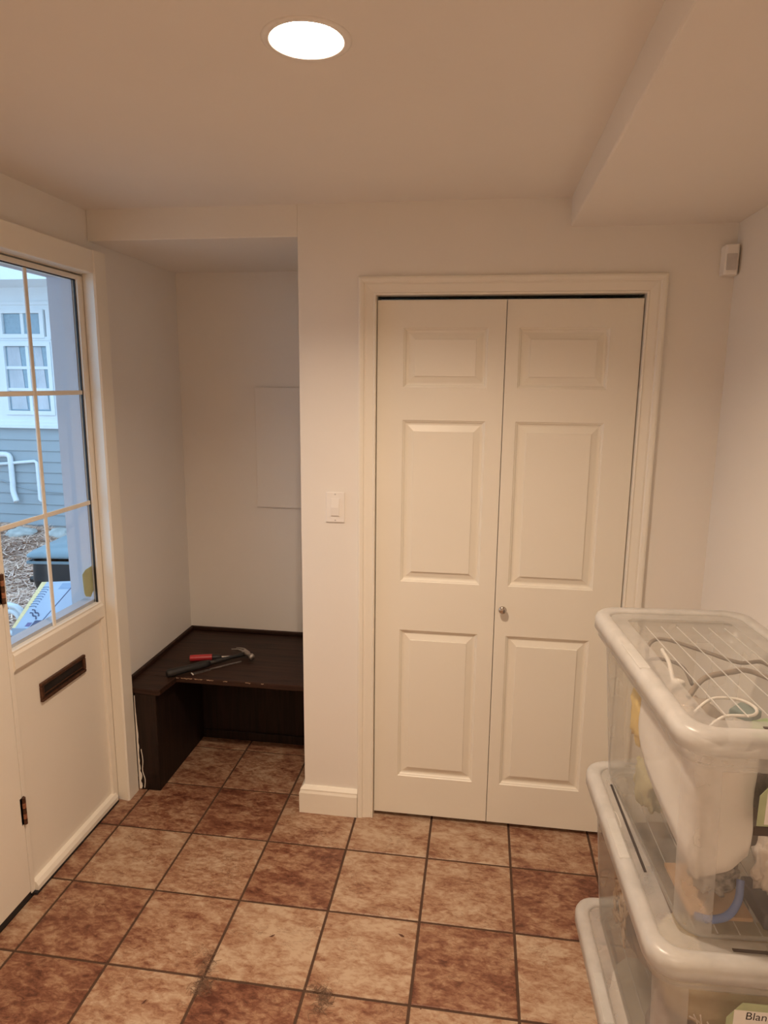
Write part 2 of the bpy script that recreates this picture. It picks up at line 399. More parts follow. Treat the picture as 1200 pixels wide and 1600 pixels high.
lfR = leaf(0.0740, OXR - .0035, 0.118, 0.424)
mk('knob', lathe([(.006, 0), (.006, -.012), (.009, -.015), (.0145, -.020), (.0155, -.025), (.013, -.030), (.007, -.033), (.002, -.0335)], (0.101, YD, 0.915), 'y', 20), CHROME, lfR, smooth=True, label='small round polished metal knob')
struct('trim_5', boxes((OXL, OXR, D + .04, D + .06, OZ - .003, OZ)), DARKHOLE, 'dark bifold track above the closet door leaves')

# ------------------------------------------------------------------ entry door
XD = XL            # inner face of the leaf
HY = 1.838         # hinge line
d1 = empty('door_1', (XD - .02, 2.12, 0)); tag(d1, 'cream entry door leaf with six-pane glazing and mail slot', kind='structure')
GY0, GY1, GZ0, GZ1 = 1.860, 2.372, 0.882, 2.100
XI = XD - .045
mk('stile', boxes((XI, XD, HY + .002, GY0, .012, DZ - .006)), EDOOR, d1, bevel=.002)
mk('stile', boxes((XI, XD, GY1, DY1 - .003, .012, DZ - .006)), EDOOR, d1, bevel=.002)
mk('rail', boxes((XI, XD, GY0, GY1, GZ1, DZ - .006)), EDOOR, d1, bevel=.002)
bm = bmesh.new()
pf = [(XI, GZ0), (XI, .806), (XD - .010, .806), (XD + .002, .812), (XD + .007, .820), (XD + .007, .866), (XD + .001, .874), (XD + .001, GZ0 - .002), (XD - .003, GZ0)]
lo = [bm.verts.new((x, GY0 - .001, z)) for x, z in pf]; hi = [bm.verts.new((x, GY1 + .012, z)) for x, z in pf]
for k in range(len(pf)): bm.faces.new((lo[k], lo[(k + 1) % len(pf)], hi[(k + 1) % len(pf)], hi[k]))
bm.faces.new(lo); bm.faces.new(hi)
mk('rail', bm, EDOOR, d1, label='moulded rail under the glazing')
mk('panel', boxes((XI + .006, XD - .011, GY0, GY1, .02, .81)), EDOOR, d1, label='flat lower door panel')
bm = bmesh.new()
pf = [(XI, .010), (XD + .012, .010), (XD + .012, .026), (XD + .004, .040), (XD - .011, .044), (XI, .044)]
lo = [bm.verts.new((x, HY + .022, z)) for x, z in pf]; hi = [bm.verts.new((x, GY1 + .012, z)) for x, z in pf]
for k in range(len(pf)): bm.faces.new((lo[k], lo[(k + 1) % len(pf)], hi[(k + 1) % len(pf)], hi[k]))
bm.faces.new(lo); bm.faces.new(hi)
mk('door_sweep', bm, EDOOR, d1)
mk('gap_shade', boxes((XI + .004, XD + .0135, HY + .01, GY1 + .012, .0015, .010)), BLACK, d1)  # black strip paints in the shade of the gap under the door
# muntins, gaskets, panes
MY = 2.098; MZ = (1.281, 1.697); mw_ = 0.0080
mk('muntin', boxes((XD - .0155, XD - .009, MY - mw_, MY + mw_, GZ0, GZ1)), EDOOR, d1, bevel=.002)
for z in MZ:
    mk('muntin', boxes((XD - .0155, XD - .009, GY0, MY - mw_, z - mw_, z + mw_), (XD - .0155, XD - .009, MY + mw_, GY1, z - mw_, z + mw_)), EDOOR, d1, bevel=.002)
ys = [GY0, MY, GY1]; zs = [GZ0, MZ[0], MZ[1], GZ1]
for a in range(2):
    for b in range(3):
        mk('pane', boxes((XD - .020, XD - .016, ys[a] + .002, ys[a + 1] - .002, zs[b] + .002, zs[b + 1] - .002)), GLASS, d1)
mk('gasket', boxes((XD - .015, XD - .008, GY1 - .004, GY1, GZ0, GZ1), (XD - .015, XD - .008, GY0, GY1, GZ1 - .003, GZ1)), BLACK, d1)
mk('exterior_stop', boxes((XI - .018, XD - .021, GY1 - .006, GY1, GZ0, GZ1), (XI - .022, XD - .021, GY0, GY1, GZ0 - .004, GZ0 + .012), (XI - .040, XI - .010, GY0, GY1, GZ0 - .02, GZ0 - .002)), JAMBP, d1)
# mail slot
ms = mk('mail_slot', boxes((XD - .011, XD + .001, 1.985, 2.249, .700, .713), (XD - .011, XD + .001, 1.985, 2.249, .644, .656), (XD - .011, XD + .001, 1.985, 1.998, .656, .700), (XD - .011, XD + .001, 2.236, 2.249, .656, .700)), BRONZE, d1, bevel=.003, label='bronze mail slot frame')
mk('flap', boxes((XD - .0105, XD - .0085, 1.998, 2.236, .656, .700)), DARKHOLE, ms)
mk('flap_bar', boxes((XD - .0085, XD - .004, 2.002, 2.232, .664, .669)), BRONZE, ms, bevel=.001)
# hinges on the line between the leaves
for zc in (1.098, 0.330):
    h_ = mk('hinge', boxes((XD, XD + .002, HY - .014, HY + .008, zc - .048, zc + .048)), BRONZE, d1, label='worn copper-bronze butt hinge')
    for q in range(5):
        z0 = zc - .048 + q * .0195
        mk('knuckle', lathe([(.0065, z0), (.0065, z0 + .018)], (XD + .006, HY - .001, 0), 'z', 12), COPPER if q % 2 else BRONZE, h_, smooth=False)
# the flat leaf on the far side of the hinges
d2 = empty('door_2', (XD - .02, 1.45, 0)); tag(d2, 'plain cream door panel left of the hinges', kind='structure')
mk('slab', boxes((XI, XD + .002, DY0 + .003, HY - .002, .026, DZ - .006)), EDOOR, d2, bevel=.002)
mk('gap_shade', boxes((XI + .004, XD, DY0 + .003, HY - .002, .002, .026)), BLACK, d2)  # black strip stands in for the dark gap below this leaf
# casing
struct('trim_6', prism([(XL - .001, 2.412), (XL - .001, 2.480), (-1.419, 2.480), (-1.414, 2.475), (-1.414, 2.402), (-1.420, 2.396), (XL + .002, 2.404)], 'z', 0.0, 2.205), TRIM, 'painted casing leg between the entry door and the alcove')
struct('trim_7', boxes((XL - .001, -1.416, DY0 - .06, 2.398, DZ + .001, 2.205)), TRIM, 'painted head casing over the entry door', bevel=.004)
struct('trim_8', boxes((XL - .05, XL - .0, DY0, 2.40, -.004, .0012)), DARKHOLE, 'threshold strip with the gap shade under the entry door painted in')  # under-door shade put into the strip's colour
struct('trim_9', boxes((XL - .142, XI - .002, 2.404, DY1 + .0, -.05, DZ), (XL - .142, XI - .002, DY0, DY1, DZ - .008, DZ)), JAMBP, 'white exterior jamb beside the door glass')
# yellowed label on the glass
mk('sticker', prism([(2.300, 1.012), (2.322, 1.026), (2.366, 1.030), (2.366, .930), (2.345, .910), (2.312, .922), (2.304, .94)], 'x', XD - .0216, XD - .0208), solid('yellowed_film', (0.50, 0.50, 0.27), 0.6), d1, label='yellowed translucent sticker')

# ------------------------------------------------------------------ recessed ceiling lamp
GLOW = emit_mat('warm_lamp_glow', LAMP_COLOR, LAMP_STRENGTH)
for (LX, LY), lab in zip(LAMPS, ('lit round recessed downlight in the ceiling before the closet', 'added unseen downlight in the ceiling behind the viewer')):  # second lamp is invented, added to brighten the upper walls
    lamp = empty('recessed_lamp', (LX, LY, H)); tag(lamp, lab, 'lamp', 'recessed ceiling lamps')
    mk('trim_ring', lathe([(.0665, H + .004), (.0665, H - .002), (.070, H - .004), (.078, H - .0035), (.083, H - .001), (.083, H + .0005)], (LX, LY, 0), 'z', 48, False), WPLAST, lamp, smooth=True)
    mk('baffle', lathe([(.0665, H + .003), (.063, H + .030), (.060, H + .056)], (LX, LY, 0), 'z', 48, False), WPLAST, lamp, smooth=True)
    bm = bmesh.new(); rr = add_lathe(bm, [(.0575, H + .050), (.055, H + .044), (.050, H + .040), (.036, H + .036), (.014, H + .034)], (LX, LY, 0), 'z', 32); bm.faces.new(rr[-1])
    mk('bulb', bm, GLOW, lamp, smooth=True)

# ------------------------------------------------------------------ motion sensor, switch, access panel
sn = empty('motion_sensor', (0.772, D - .03, 2.096)); tag(sn, 'small white motion sensor in the corner above the closet', 'sensor')
mk('housing', prism([(.755, D - .052), (.790, D - .056), (XR - .001, D - .034), (XR - .001, D - .002), (.751, D - .002), (.751, D - .046)], 'z', 2.094, 2.188), WPLAST, sn, bevel=.005, seg=3)
mk('lens', prism([(.756, D - .0555), (.786, D - .0590), (.786, D - .054), (.756, D - .0505)], 'z', 2.108, 2.158), GPLAST, sn, bevel=.002)
sw = empty('light_switch', (-.535, D, 1.222)); tag(sw, 'white rocker light switch on the pillar', 'switch')
mk('plate', boxes((-.571, -.499, D - .006, D, 1.223, 1.339)), WPLAST, sw, bevel=.003, seg=3)
mk('rocker_frame', boxes((-.552, -.518, D - .0085, D - .005, 1.247, 1.315)), WPLAST, sw, bevel=.001)
mk('rocker', prism([(D - .0085, 1.250), (D - .0085, 1.312), (D - .0100, 1.312), (D - .0135, 1.281), (D - .0110, 1.250)], 'x', -.549, -.521), WPLAST, sw)
for z in (1.2315, 1.3305):
    mk('screw', lathe([(.003, 0), (.003, -.0012), (.001, -.0015)], (-.535, D - .006, z), 'y', 12), GPLAST, sw)
mk('access_panel', boxes((-1.086, -.722, YB - .016, YB, 1.135, 1.718)), WALL, bevel=.0015, label='flat off-white access panel on the alcove wall', cat='panel')

# ------------------------------------------------------------------ bench
bench = empty('bench', (-1.07, 2.83, 0)); tag(bench, 'dark-stained built-in wooden bench in the alcove', 'bench')
BZ = .470; BX0, BX1 = XL + .001, XA - .021
mk('seat', boxes((BX0 + .001, BX1, 2.615, YB - .001, BZ - .025, BZ)), WOOD, bench, bevel=.003)
mk('cap', prism([(-1.413, 2.482), (-1.302, 2.476), (-1.296, 2.482), (-1.284, 2.6145), (BX0 + .001, 2.6145), (BX0 + .001, 2.484)], 'z', BZ - .025, BZ), WOOD, bench, bevel=.003, label='narrow arm of the seat top')
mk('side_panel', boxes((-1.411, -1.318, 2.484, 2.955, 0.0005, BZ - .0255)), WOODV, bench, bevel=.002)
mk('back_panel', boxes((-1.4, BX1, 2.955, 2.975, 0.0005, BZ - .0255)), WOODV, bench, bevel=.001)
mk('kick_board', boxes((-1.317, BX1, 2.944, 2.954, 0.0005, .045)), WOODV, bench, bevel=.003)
def qround(name, poly, axis, a0, a1): return mk(name, prism(poly, axis, a0, a1), WOOD, bench)
mk('edge_strip', boxes((BX0 + .001, BX0 + .016, 2.486, YB - .018, BZ + .0005, BZ + .020)), WOOD, bench, bevel=.004)
mk('edge_strip', boxes((BX0 + .001, BX1, YB - .017, YB - .001, BZ + .0005, BZ + .020)), WOOD, bench, bevel=.004)
# chips in the stain along the front edge, paint smeared down the post edge
rnd = random.Random(3)
for x, w in ((-1.262, .05), (-1.20, .035), (-1.145, .03), (-1.07, .018), (-.97, .022), (-.90, .012), (-1.293, .02)):
    pts = [(x + w * k / 6, 2.6145 + rnd.uniform(-.0002, .0002), BZ - .0032 - rnd.uniform(0, .003) * (k % 2)) for k in range(7)]
    mk('chip', tube(pts, [.0006 + .0014 * rnd.random() for _ in pts], 5), CHIP, bench)
bm = bmesh.new()
z = 0.004; L_, R_ = [], []
while z < .44:
    s_ = max(0.15, 1 - z / .46)
    L_.append((-1.4135, z)); R_.append((-1.4115 + .018 * s_ * (0.35 + 0.9 * abs(noise.noise(Vector((z * 21, .3, 0))))), z)); z += .012
va = [bm.verts.new((x, 2.4825, z)) for x, z in L_]; vb = [bm.verts.new((x, 2.4825, z)) for x, z in R_]
for k in range(len(va) - 1): bm.faces.new((va[k], vb[k], vb[k + 1], va[k + 1]))
mk('paint_smear', bm, SMEAR, bench, solidify=.0012)
bm = bmesh.new()
add_tube(bm, spline([(-1.396, 2.4825, .19), (-1.391, 2.4825, .14), (-1.395, 2.4825, .09), (-1.386, 2.4825, .05), (-1.390, 2.4825, .01)], 5), .0018, 5)
mk('paint_smear', bm, SMEAR, bench)

# ------------------------------------------------------------------ tools on the bench
hm = empty('claw_hammer', (-1.2, 2.75, BZ)); tag(hm, 'black-handled claw hammer lying on the bench', 'hammer')
a_, b_ = Vector((-1.322, 2.600, BZ + .018)), Vector((-1.055, 2.872, BZ + .020))
dv = b_ - a_
def along(t, dz=0): p = a_ + dv * t; return (p.x, p.y, p.z + dz)
mk('grip', tube([along(0), along(.01), along(.06), along(.25), along(.45), along(.52)], [.010, .0165, .0175, .0150, .0165, .0135], 14), GRIP, hm, smooth=True)
mk('shaft', tube([along(.50), along(.58), along(.80), along(1.0)], [.0115, .0095, .0085, .009], 12), GRIP, hm, smooth=True)
n_ = Vector((-dv.y, dv.x, 0)).normalized()       # head lies across the handle, claw towards the wall
hc = Vector(along(1.0))
def hp(u, w, z): q = hc + n_ * u + dv.normalized() * w; return (q.x, q.y, BZ + z)
mk('head', tube([hp(-.062, 0, .021), hp(-.058, 0, .021), hp(-.045, 0, .021), hp(-.040, 0, .021), hp(-.022, 0, .021), hp(-.012, 0, .022), hp(.012, 0, .022), hp(.020, 0, .022)], [.0125, .0140, .0140, .0100, .0100, .0135, .0135, .011], 14), STEEL, hm, smooth=True)
for s_ in (-1, 1):
    mk('claw', tube(spline([hp(.016, s_ * .006, .022), hp(.040, s_ * .009, .024), hp(.060, s_ * .011 - .012, .026), hp(.074, s_ * .013 - .030, .027)], 5), [.0078 - .0004 * k for k in range(16)], 8), STEEL, hm, smooth=True)
sd = empty('screwdriver', (-1.25, 2.785, BZ)); tag(sd, 'red and black handled screwdriver behind the hammer', 'screwdriver')
q0, q1 = Vector((-1.296, 2.783, BZ + .016)), Vector((-1.120, 2.842, BZ + .014))
def sq(t): return tuple(q0 + (q1 - q0) * t)
mk('handle', tube([sq(0), sq(.01), sq(.12), sq(.53), sq(.54)], [.011, .0145, .0150, .0145, .0125], 12), RED, sd)
mk('collar', tube([sq(.54), sq(.56), sq(.68), sq(.76), sq(.77)], [.0125, .0135, .0125, .008, .006], 12), GRIP, sd)
mk('blade', tube([sq(.77), sq(.95), sq(1.0)], [.0035, .0035, .003], 8), STEEL, sd)
pb = empty('flat_pry_bar', (-1.15, 2.74, BZ)); tag(pb, 'thin flat steel scraper bar in front of the hammer', 'scraper')
u0, u1 = Vector((-1.226, 2.655, BZ + .003)), Vector((-1.060, 2.815, BZ + .004))
dd = (u1 - u0).normalized(); nn = Vector((-dd.y, dd.x, 0))
def strip(t0, t1, w0, w1, z0, z1):
    p, q = u0 + (u1 - u0) * t0, u0 + (u1 - u0) * t1; bm = bmesh.new()
    vv = []
    for zz in (z0, z1):
        vv.append([bm.verts.new((r.x, r.y, BZ + zz)) for r in (p - nn * w0, q - nn * w1, q + nn * w1, p + nn * w0)])
    bm.faces.new(vv[0][::-1]); bm.faces.new(vv[1])
    for k in range(4): bm.faces.new((vv[0][k], vv[0][(k + 1) % 4], vv[1][(k + 1) % 4], vv[1][k]))
    return bm
mk('blade', strip(0, .34, .012, .009, .0008, .0022), STEEL, pb)
mk('blade_edge', strip(-.02, .0, .0125, .012, .0006, .0030), SMEAR, pb)
mk('shank', strip(.34, 1.0, .005, .004, .0008, .006), STEEL, pb, bevel=.001)

# ------------------------------------------------------------------ storage bins
CLEAR = plastic('clear_plastic', 0.055, rough=0.12)
FROST = plastic('frosted_plastic', 0.27)
RIM = plastic('milky_rim_plastic', 0.50)
PANELC = plastic('clear_lid_plastic', 0.085, rough=0.10)
def rrect(hw, hl, r, n=6, strip_=0.008):
    pts, flat = [], []
    for cx, cy_, a0 in ((hw - r, hl - r, 0), (-hw + r, hl - r, PI / 2), (-hw + r, -hl + r, PI), (hw - r, -hl + r, 1.5 * PI)):
        t0 = Vector((-math.sin(a0), math.cos(a0)))
        first = Vector((cx + r * math.cos(a0), cy_ + r * math.sin(a0)))
        pts.append(first - t0 * strip_); flat.append(False)
        for k in range(n + 1):
            a = a0 + PI / 2 * k / n; pts.append(Vector((cx + r * math.cos(a), cy_ + r * math.sin(a)))); flat.append(False)
        a1 = a0 + PI / 2; t1 = Vector((-math.sin(a1), math.cos(a1)))
        pts.append(pts[-1] + t1 * strip_); flat.append(True)      # the long run after this point is the clear window
    return pts, flat
def loft(bm, loops, flat, mat_fn=None):
    rings = [[bm.verts.new((p.x, p.y, z)) for p in pts] for pts, z in loops]; n = len(rings[0])
    for li, (r0, r1) in enumerate(zip(rings, rings[1:])):
        for k in range(n):
            f = bm.faces.new((r0[k], r0[(k + 1) % n], r1[(k + 1) % n], r1[k]))
            if mat_fn: f.material_index = mat_fn(li, flat[k])
    return rings
def rbox(hw, hl, r, z): return rrect(hw, hl, r)[0], z
def storage_bin(loc, rz, W, L, Ht, label):
    e = empty('storage_bin', loc, rz); tag(e, label, 'storage bin', 'stacked clear storage bins')
    hw, hl = W / 2, L / 2; flat = rrect(hw, hl, .06)[1]
    bm = bmesh.new()
    lp = [(.066, .000), (.058, .004), (.054, .016), (.030, Ht - .085), (.026, Ht - .075), (.020, Ht - .068), (.012, Ht - .064), (.012, Ht - .034)]
    loops = [rbox(hw - i, hl - i * 1.0, .044, z) for i, z in lp]
    rings = loft(bm, loops, flat, lambda li, fl: 1 if (li != 2 or not fl) else 0)
    f = bm.faces.new(rings[0][::-1]); f.material_index = 0
    mk('body', bm, [CLEAR, FROST], e, smooth=True, solidify=.0022)
    bm = bmesh.new()
    lr = [(.007, Ht - .040), (.000, Ht - .040), (.000, Ht - .014), (.003, Ht - .006), (.010, Ht), (.026, Ht), (.031, Ht - .002), (.034, Ht - .008)]
    loft(bm, [rbox(hw - i, hl - i, .060 - i * .5, z) for i, z in lr], flat)
    lid = mk('lid', bm, RIM, e, smooth=True, solidify=.002)
    bm = bmesh.new()
    rings = loft(bm, [rbox(hw - i, hl - i, .060 - i * .5, z) for i, z in ((.034, Ht - .008), (.072, Ht - .008), (.076, Ht - .0075), (.080, Ht - .0075))], flat, lambda li, fl: 1 if li == 0 else 0)
    bm.faces.new(rings[-1])
    mk('lid_panel', bm, [PANELC, FROST], lid, smooth=False, solidify=.0018)
    for k in range(6):
        x = -hw + .105 + k * (W - .21) / 5
        mk('rib', tube([(x, -hl + .085, Ht - .0068), (x, hl - .13, Ht - .0068)], .0013, 6), RIM, lid)
    for s_ in (-1, 1):
        mk('latch', boxes((s_ * (hw - .016) - .012, s_ * (hw - .016) + .012, -.07, .07, Ht - .001, Ht + .003)), RIM, lid, bevel=.004, seg=3)
    mk('slot', boxes((-.05, .05, -hl + .043, -hl + .050, Ht - .0075, Ht - .0055)), solid('slot_shade', (.09, .07, .06), .6), lid)  # dark bar stands in for the shade inside a slot
    return e
def place_bin(FL, rot, W, L):
    c, s = math.cos(rot), math.sin(rot); return (FL[0] + c * W / 2 - s * L / 2, FL[1] + s * W / 2 + c * L / 2)
R1, R2, R3 = math.radians(4.6), math.radians(2.3), math.radians(2.3)
Z3, Z2, Z1 = .262, .700, 1.150
p3 = place_bin((.343, 1.128), R3, .42, .69); p2 = place_bin((.347, 1.132), R2, .42, .688); p1 = place_bin((.368, 1.137), R1, .405, .69)
b3 = storage_bin((p3[0], p3[1], .0005), R3, .42, .69, Z3, 'clear storage bin with milky lid, lowest of the stack')
b2 = storage_bin((p2[0], p2[1], Z3 - .006), R2, .42, .688, Z2 - Z3 + .006, 'clear storage bin of blankets, middle of the stack')
b1 = storage_bin((p1[0], p1[1], Z2 - .006), R1, .405, .69, Z1 - Z2 + .006, 'clear storage bin of cords and papers, top of the stack')
# long strip of painted gap shadow, and pill mark, on the left rim of the middle lid
def inframe(p, r):            # bin-local to world
    c, s = math.cos(r), math.sin(r)
    return lambda x, y, z: (p[0] + c * x - s * y, p[1] + s * x + c * y, p[2] + z)
T1 = inframe((p1[0], p1[1], Z2 - .006), R1); T2 = inframe((p2[0], p2[1], Z3 - .006), R2)
def to_world(bm, T):
    for v in bm.verts: v.co = Vector(T(*v.co))
    return bm
lid2 = [c for c in b2.children if c.name.startswith('lid')][0]
h2 = Z2 - Z3 + .006
mk('slot', boxes((-.1605, -.1545, -.10, .23, h2 - .0078, h2 - .0055)), solid('long_gap_shade', (.05, .04, .036), .6), lid2)
bm = bmesh.new(); add_tube(bm, [(-.178 + .006 * math.cos(a), .08 + .022 * math.sin(a) + (.012 if math.sin(a) > 0 else -.012), h2 - .0065) for a in [2 * PI * k / 20 for k in range(21)]], .0012, 6)
mk('pill_mark', bm, RIM, lid2)

# labels clipped to the fronts of the bins
GREENC = solid('sage_green_card', (0.42, 0.47, 0.29), 0.7); PAPER = solid('white_paper', (0.78, 0.75, 0.71), 0.8, 0, 0.02); INK = solid('black_ink', (0.03, 0.022, 0.02), 0.7)
def text_mesh(body, size, shear=0.06):
    cu = bpy.data.curves.new('writing', 'FONT'); cu.body = body; cu.size = size; cu.shear = shear; cu.extrude = 0.0002; cu.offset = -size * 0.006
    to = bpy.data.objects.new('writing_src', cu); C.objects.link(to)
    dg = bpy.context.evaluated_depsgraph_get(); me = bpy.data.meshes.new_from_object(to.evaluated_get(dg))
    bpy.data.objects.remove(to, do_unlink=True); me.materials.clear(); me.materials.append(INK); return me
def bin_label(b, x0, z0, w, h, yf, text=None, tpos=None, tsize=.03, cut=.02):
    poly = [(x0, z0), (x0 + w, z0), (x0 + w, z0 + h), (x0 + cut, z0 + h), (x0, z0 + h - cut * 1.35)]
    lb = mk('label_card', prism(poly, 'y', yf - .0024, yf - .0008), GREENC, b, label='sage green label card')
    m_ = .012
    mk('paper', boxes((x0 + m_, x0 + w - m_, yf - .0030, yf - .0024, z0 + .004, z0 + h - m_ * 1.3)), PAPER, lb)
    if text:
        me = text_mesh(text, tsize); o = bpy.data.objects.new('writing', me); C.objects.link(o); o.parent = lb
        o.rotation_euler = (PI / 2, 0, 0); o.location = (tpos[0], yf - .0032, tpos[1])
    return lb
H1 = Z1 - Z2 + .006
fy1 = -(.69 / 2 - .030) - .006; fy2 = -(.688 / 2 - .030) - .006
l1 = bin_label(b1, -.055, .272, .15, .086, fy1, None)
mk('handle_bar', boxes((-.060, .10, fy1 - .004, fy1 - .0005, .253, .271)), solid('brown_plastic_bar', (.07, .05, .04), .5), b1, bevel=.003)
mk('writing', boxes((-.0195, -.0120, fy1 - .0034, fy1 - .0031, .323, .327), (-.0195, -.0165, fy1 - .0034, fy1 - .0031, .317, .332), (-.0195, -.0125, fy1 - .0034, fy1 - .0031, .297, .303)), INK, l1)
l2 = bin_label(b2, -.058, .235, .16, .112, fy2, 'Blank', (-.026, .313), .0235, .026)

# --- contents, top bin (bin-local coordinates turned into world)
def content(name, bm, T, mat, label, cat, **k):
    return mk(name, to_world(bm, T), mat, label=label, cat=cat, **k)
WCLOTH = fabric('white_paper_sheet', (.80, .76, .72), (.86, .83, .80), 5, 60)
# white sheet running along the left wall, round the corner and across the front
bm = bmesh.new(); hw, hl = .405 / 2, .69 / 2
pth = [(-hw + .046, .035), (-hw + .040, -.05), (-hw + .043, -.15), (-hw + .050, -.235), (-hw + .062, -hl + .072), (-hw + .085, -hl + .060), (-hw + .11, -hl + .057), (-hw + .135, -hl + .058), (-hw + .158, -hl + .064)]
P_ = spline([(x, y, 0) for x, y in pth], 4); cols = []
for i, p in enumerate(P_):
    t = i / (len(P_) - 1); zt = H1 - .055 - .008 * math.sin(t * 9) - .05 * max(0, .12 - t) / .12
    zb = .225 - .10 * min(1, max(0, (t - .0) / .5)) if t < .5 else .125 + .045 * max(0, (t - .62) / .38)
    col = []
    for k in range(9):
        q = k / 8; zz = zt + (zb - zt) * q
        lean = .010 * q
        col.append(bm.verts.new((p.x + lean + .003 * math.sin(zz * 40 + t * 12), p.y + .012 * q * (1 if t > .55 else 0) + .003 * math.sin(zz * 33 + t * 15), zz)))
    cols.append(col)
for a, b in zip(cols, cols[1:]):
    for k in range(8): bm.faces.new((a[k], b[k], b[k + 1], a[k + 1]))
content('paper_sheet', bm, T1, WCLOTH, 'large white sheet bent round the corner inside the top bin', 'sheet', smooth=True, solidify=.003)
content('yellow_cloth', lump((-.128, .090, .268), (.022, .046, .066), 4, .35, 7), T1, fabric('yellow_cloth', (.72, .50, .14), (.80, .60, .22)), 'pale yellow cloth against the side of the top bin', 'cloth', smooth=True)
content('olive_bundle', lump((-.108, .060, .110), (.026, .055, .060), 9, .35, 6), T1, fabric('olive_cloth', (.42, .36, .20), (.52, .46, .28)), 'olive fabric bundle under the yellow cloth', 'cloth', smooth=True)
content('grey_cloth', lump((.01, .17, .16), (.080, .075, .115), 11, .3, 6), T1, fabric('taupe_cloth', (.40, .33, .27), (.52, .44, .37)), 'taupe folded cloth at the back of the top bin', 'cloth', smooth=True)
content('dark_pouch', lump((.045, -.19, .285), (.055, .040, .070), 13, .3, 6), T1, fabric('dark_brown_pouch', (.045, .028, .022), (.08, .055, .045)), 'dark brown pouch behind the top bin label', 'pouch', smooth=True)
content('green_packet', prism([(-.02, -.20), (.01, -.235), (.055, -.225), (.065, -.175), (.03, -.15), (-.005, -.165)], 'z', H1 - .075, H1 - .060), T1, solid('leaf_green', (.24, .36, .16), .5), 'small leaf-green packet under the clear lid', 'packet', bevel=.003)
content('teal_packet', prism([(-.03, -.12), (.005, -.15), (.035, -.125), (.01, -.085)], 'z', H1 - .075, H1 - .058), T1, solid('teal_grey', (.14, .22, .21), .4), 'dark teal packet under the clear lid', 'packet', bevel=.003)
GCORD = solid('grey_cord', (.20, .155, .12), .6); WCORD = solid('white_cord', (.80, .77, .73), .5)
content('power_cable', tube(spline([(-.10, .05, H1 - .09), (-.11, .15, H1 - .055), (-.07, .19, H1 - .03), (0, .12, H1 - .028), (.06, .05, H1 - .028), (.12, .06, H1 - .03), (.15, .02, H1 - .05)], 8), .0045, 8), T1, GCORD, 'grey cord arching along the back under the lid', 'cord', smooth=True)
content('power_cable', tube(spline([(-.10, -.09, H1 - .05), (-.05, -.04, H1 - .03), (.02, -.01, H1 - .026), (.08, .03, H1 - .040), (.14, -.03, H1 - .05)], 8), .006, 8), T1, solid('taupe_hose', (.30, .235, .18), .6), 'thick taupe cord across the middle of the top bin', 'cord', smooth=True)
content('power_cable', tube(spline([(-.135, .10, H1 - .05), (-.11, .06, H1 - .03), (-.075, .02, H1 - .03), (-.07, -.03, H1 - .05)], 8), .004, 8), T1, solid('charcoal_cord', (.14, .11, .09), .6), 'short charcoal cord at the left end under the lid', 'cord', smooth=True)
content('charging_cable', tube(spline([(-.115, -.16, H1 - .05), (-.08, -.155, H1 - .022), (-.03, -.16, H1 - .02), (-.015, -.195, H1 - .02), (-.035, -.225, H1 - .02), (-.085, -.225, H1 - .024), (-.11, -.22, H1 - .05)], 8), .003, 8), T1, WCORD, 'thin white cord loop near the front of the lid', 'cord', smooth=True)
content('charging_cable', tube(spline([(-.105, -.02, H1 - .06), (-.100, .03, H1 - .028), (-.092, .10, H1 - .025), (-.075, .13, H1 - .04)], 8), .0048, 8), T1, WCORD, 'short thick white cable at the left under the lid', 'cord', smooth=True)
content('white_plug', lump((-.100, -.03, H1 - .05), (.014, .009, .012), 2, .1, 5, 3), T1, WPLAST, 'small white plug at the end of the cable', 'plug', smooth=True)
content('cardboard_piece', boxes((-.12, .0, -.25, -.10, .012, .020)), T1, solid('cardboard', (.46, .29, .17), .85), 'flat brown cardboard piece on the top bin floor', 'cardboard')
content('blue_strap', tube(spline([(-.118, -.262, .030), (-.09, -.268, .028), (-.055, -.262, .034), (-.03, -.245, .055), (-.02, -.225, .085)], 6), .0075, 8), T1, solid('blue_band', (.13, .19, .42), .5), 'curved blue strap at the bottom of the top bin', 'strap', smooth=True)
content('patterned_cloth', lump((-.060, -.195, .085), (.042, .032, .050), 21, .35, 8), T1, fabric('grey_spotted_cloth', (.10, .085, .08), (.42, .38, .34), 55), 'grey speckled cloth low in the top bin', 'cloth', smooth=True)
content('white_bag', lump((.035, -.225, .128), (.030, .022, .060), 23, .5, 9), T1, fabric('white_crumpled_bag', (.62, .53, .47), (.76, .68, .62), 9), 'crumpled whitish bag standing low in the top bin', 'bag', smooth=True)
content('dark_case', boxes((.012, .13, -.268, -.16, .010, .045)), T1, solid('dark_slate_case', (.10, .085, .09), .5), 'flat dark case on the floor of the top bin', 'case', bevel=.004)
content('blue_box', boxes((.075, .135, -.262, -.20, .047, .13)), T1, solid('blue_card', (.15, .24, .33), .6), 'small blue box on the dark case in the top bin', 'box', bevel=.002)
content('brown_fabric', lump((.03, -.02, .13), (.095, .070, .095), 27, .25, 5), T1, fabric('mauve_brown_cloth', (.12, .08, .065), (.24, .175, .14), 10), 'brown cloth heap in the middle of the top bin', 'cloth', smooth=True)
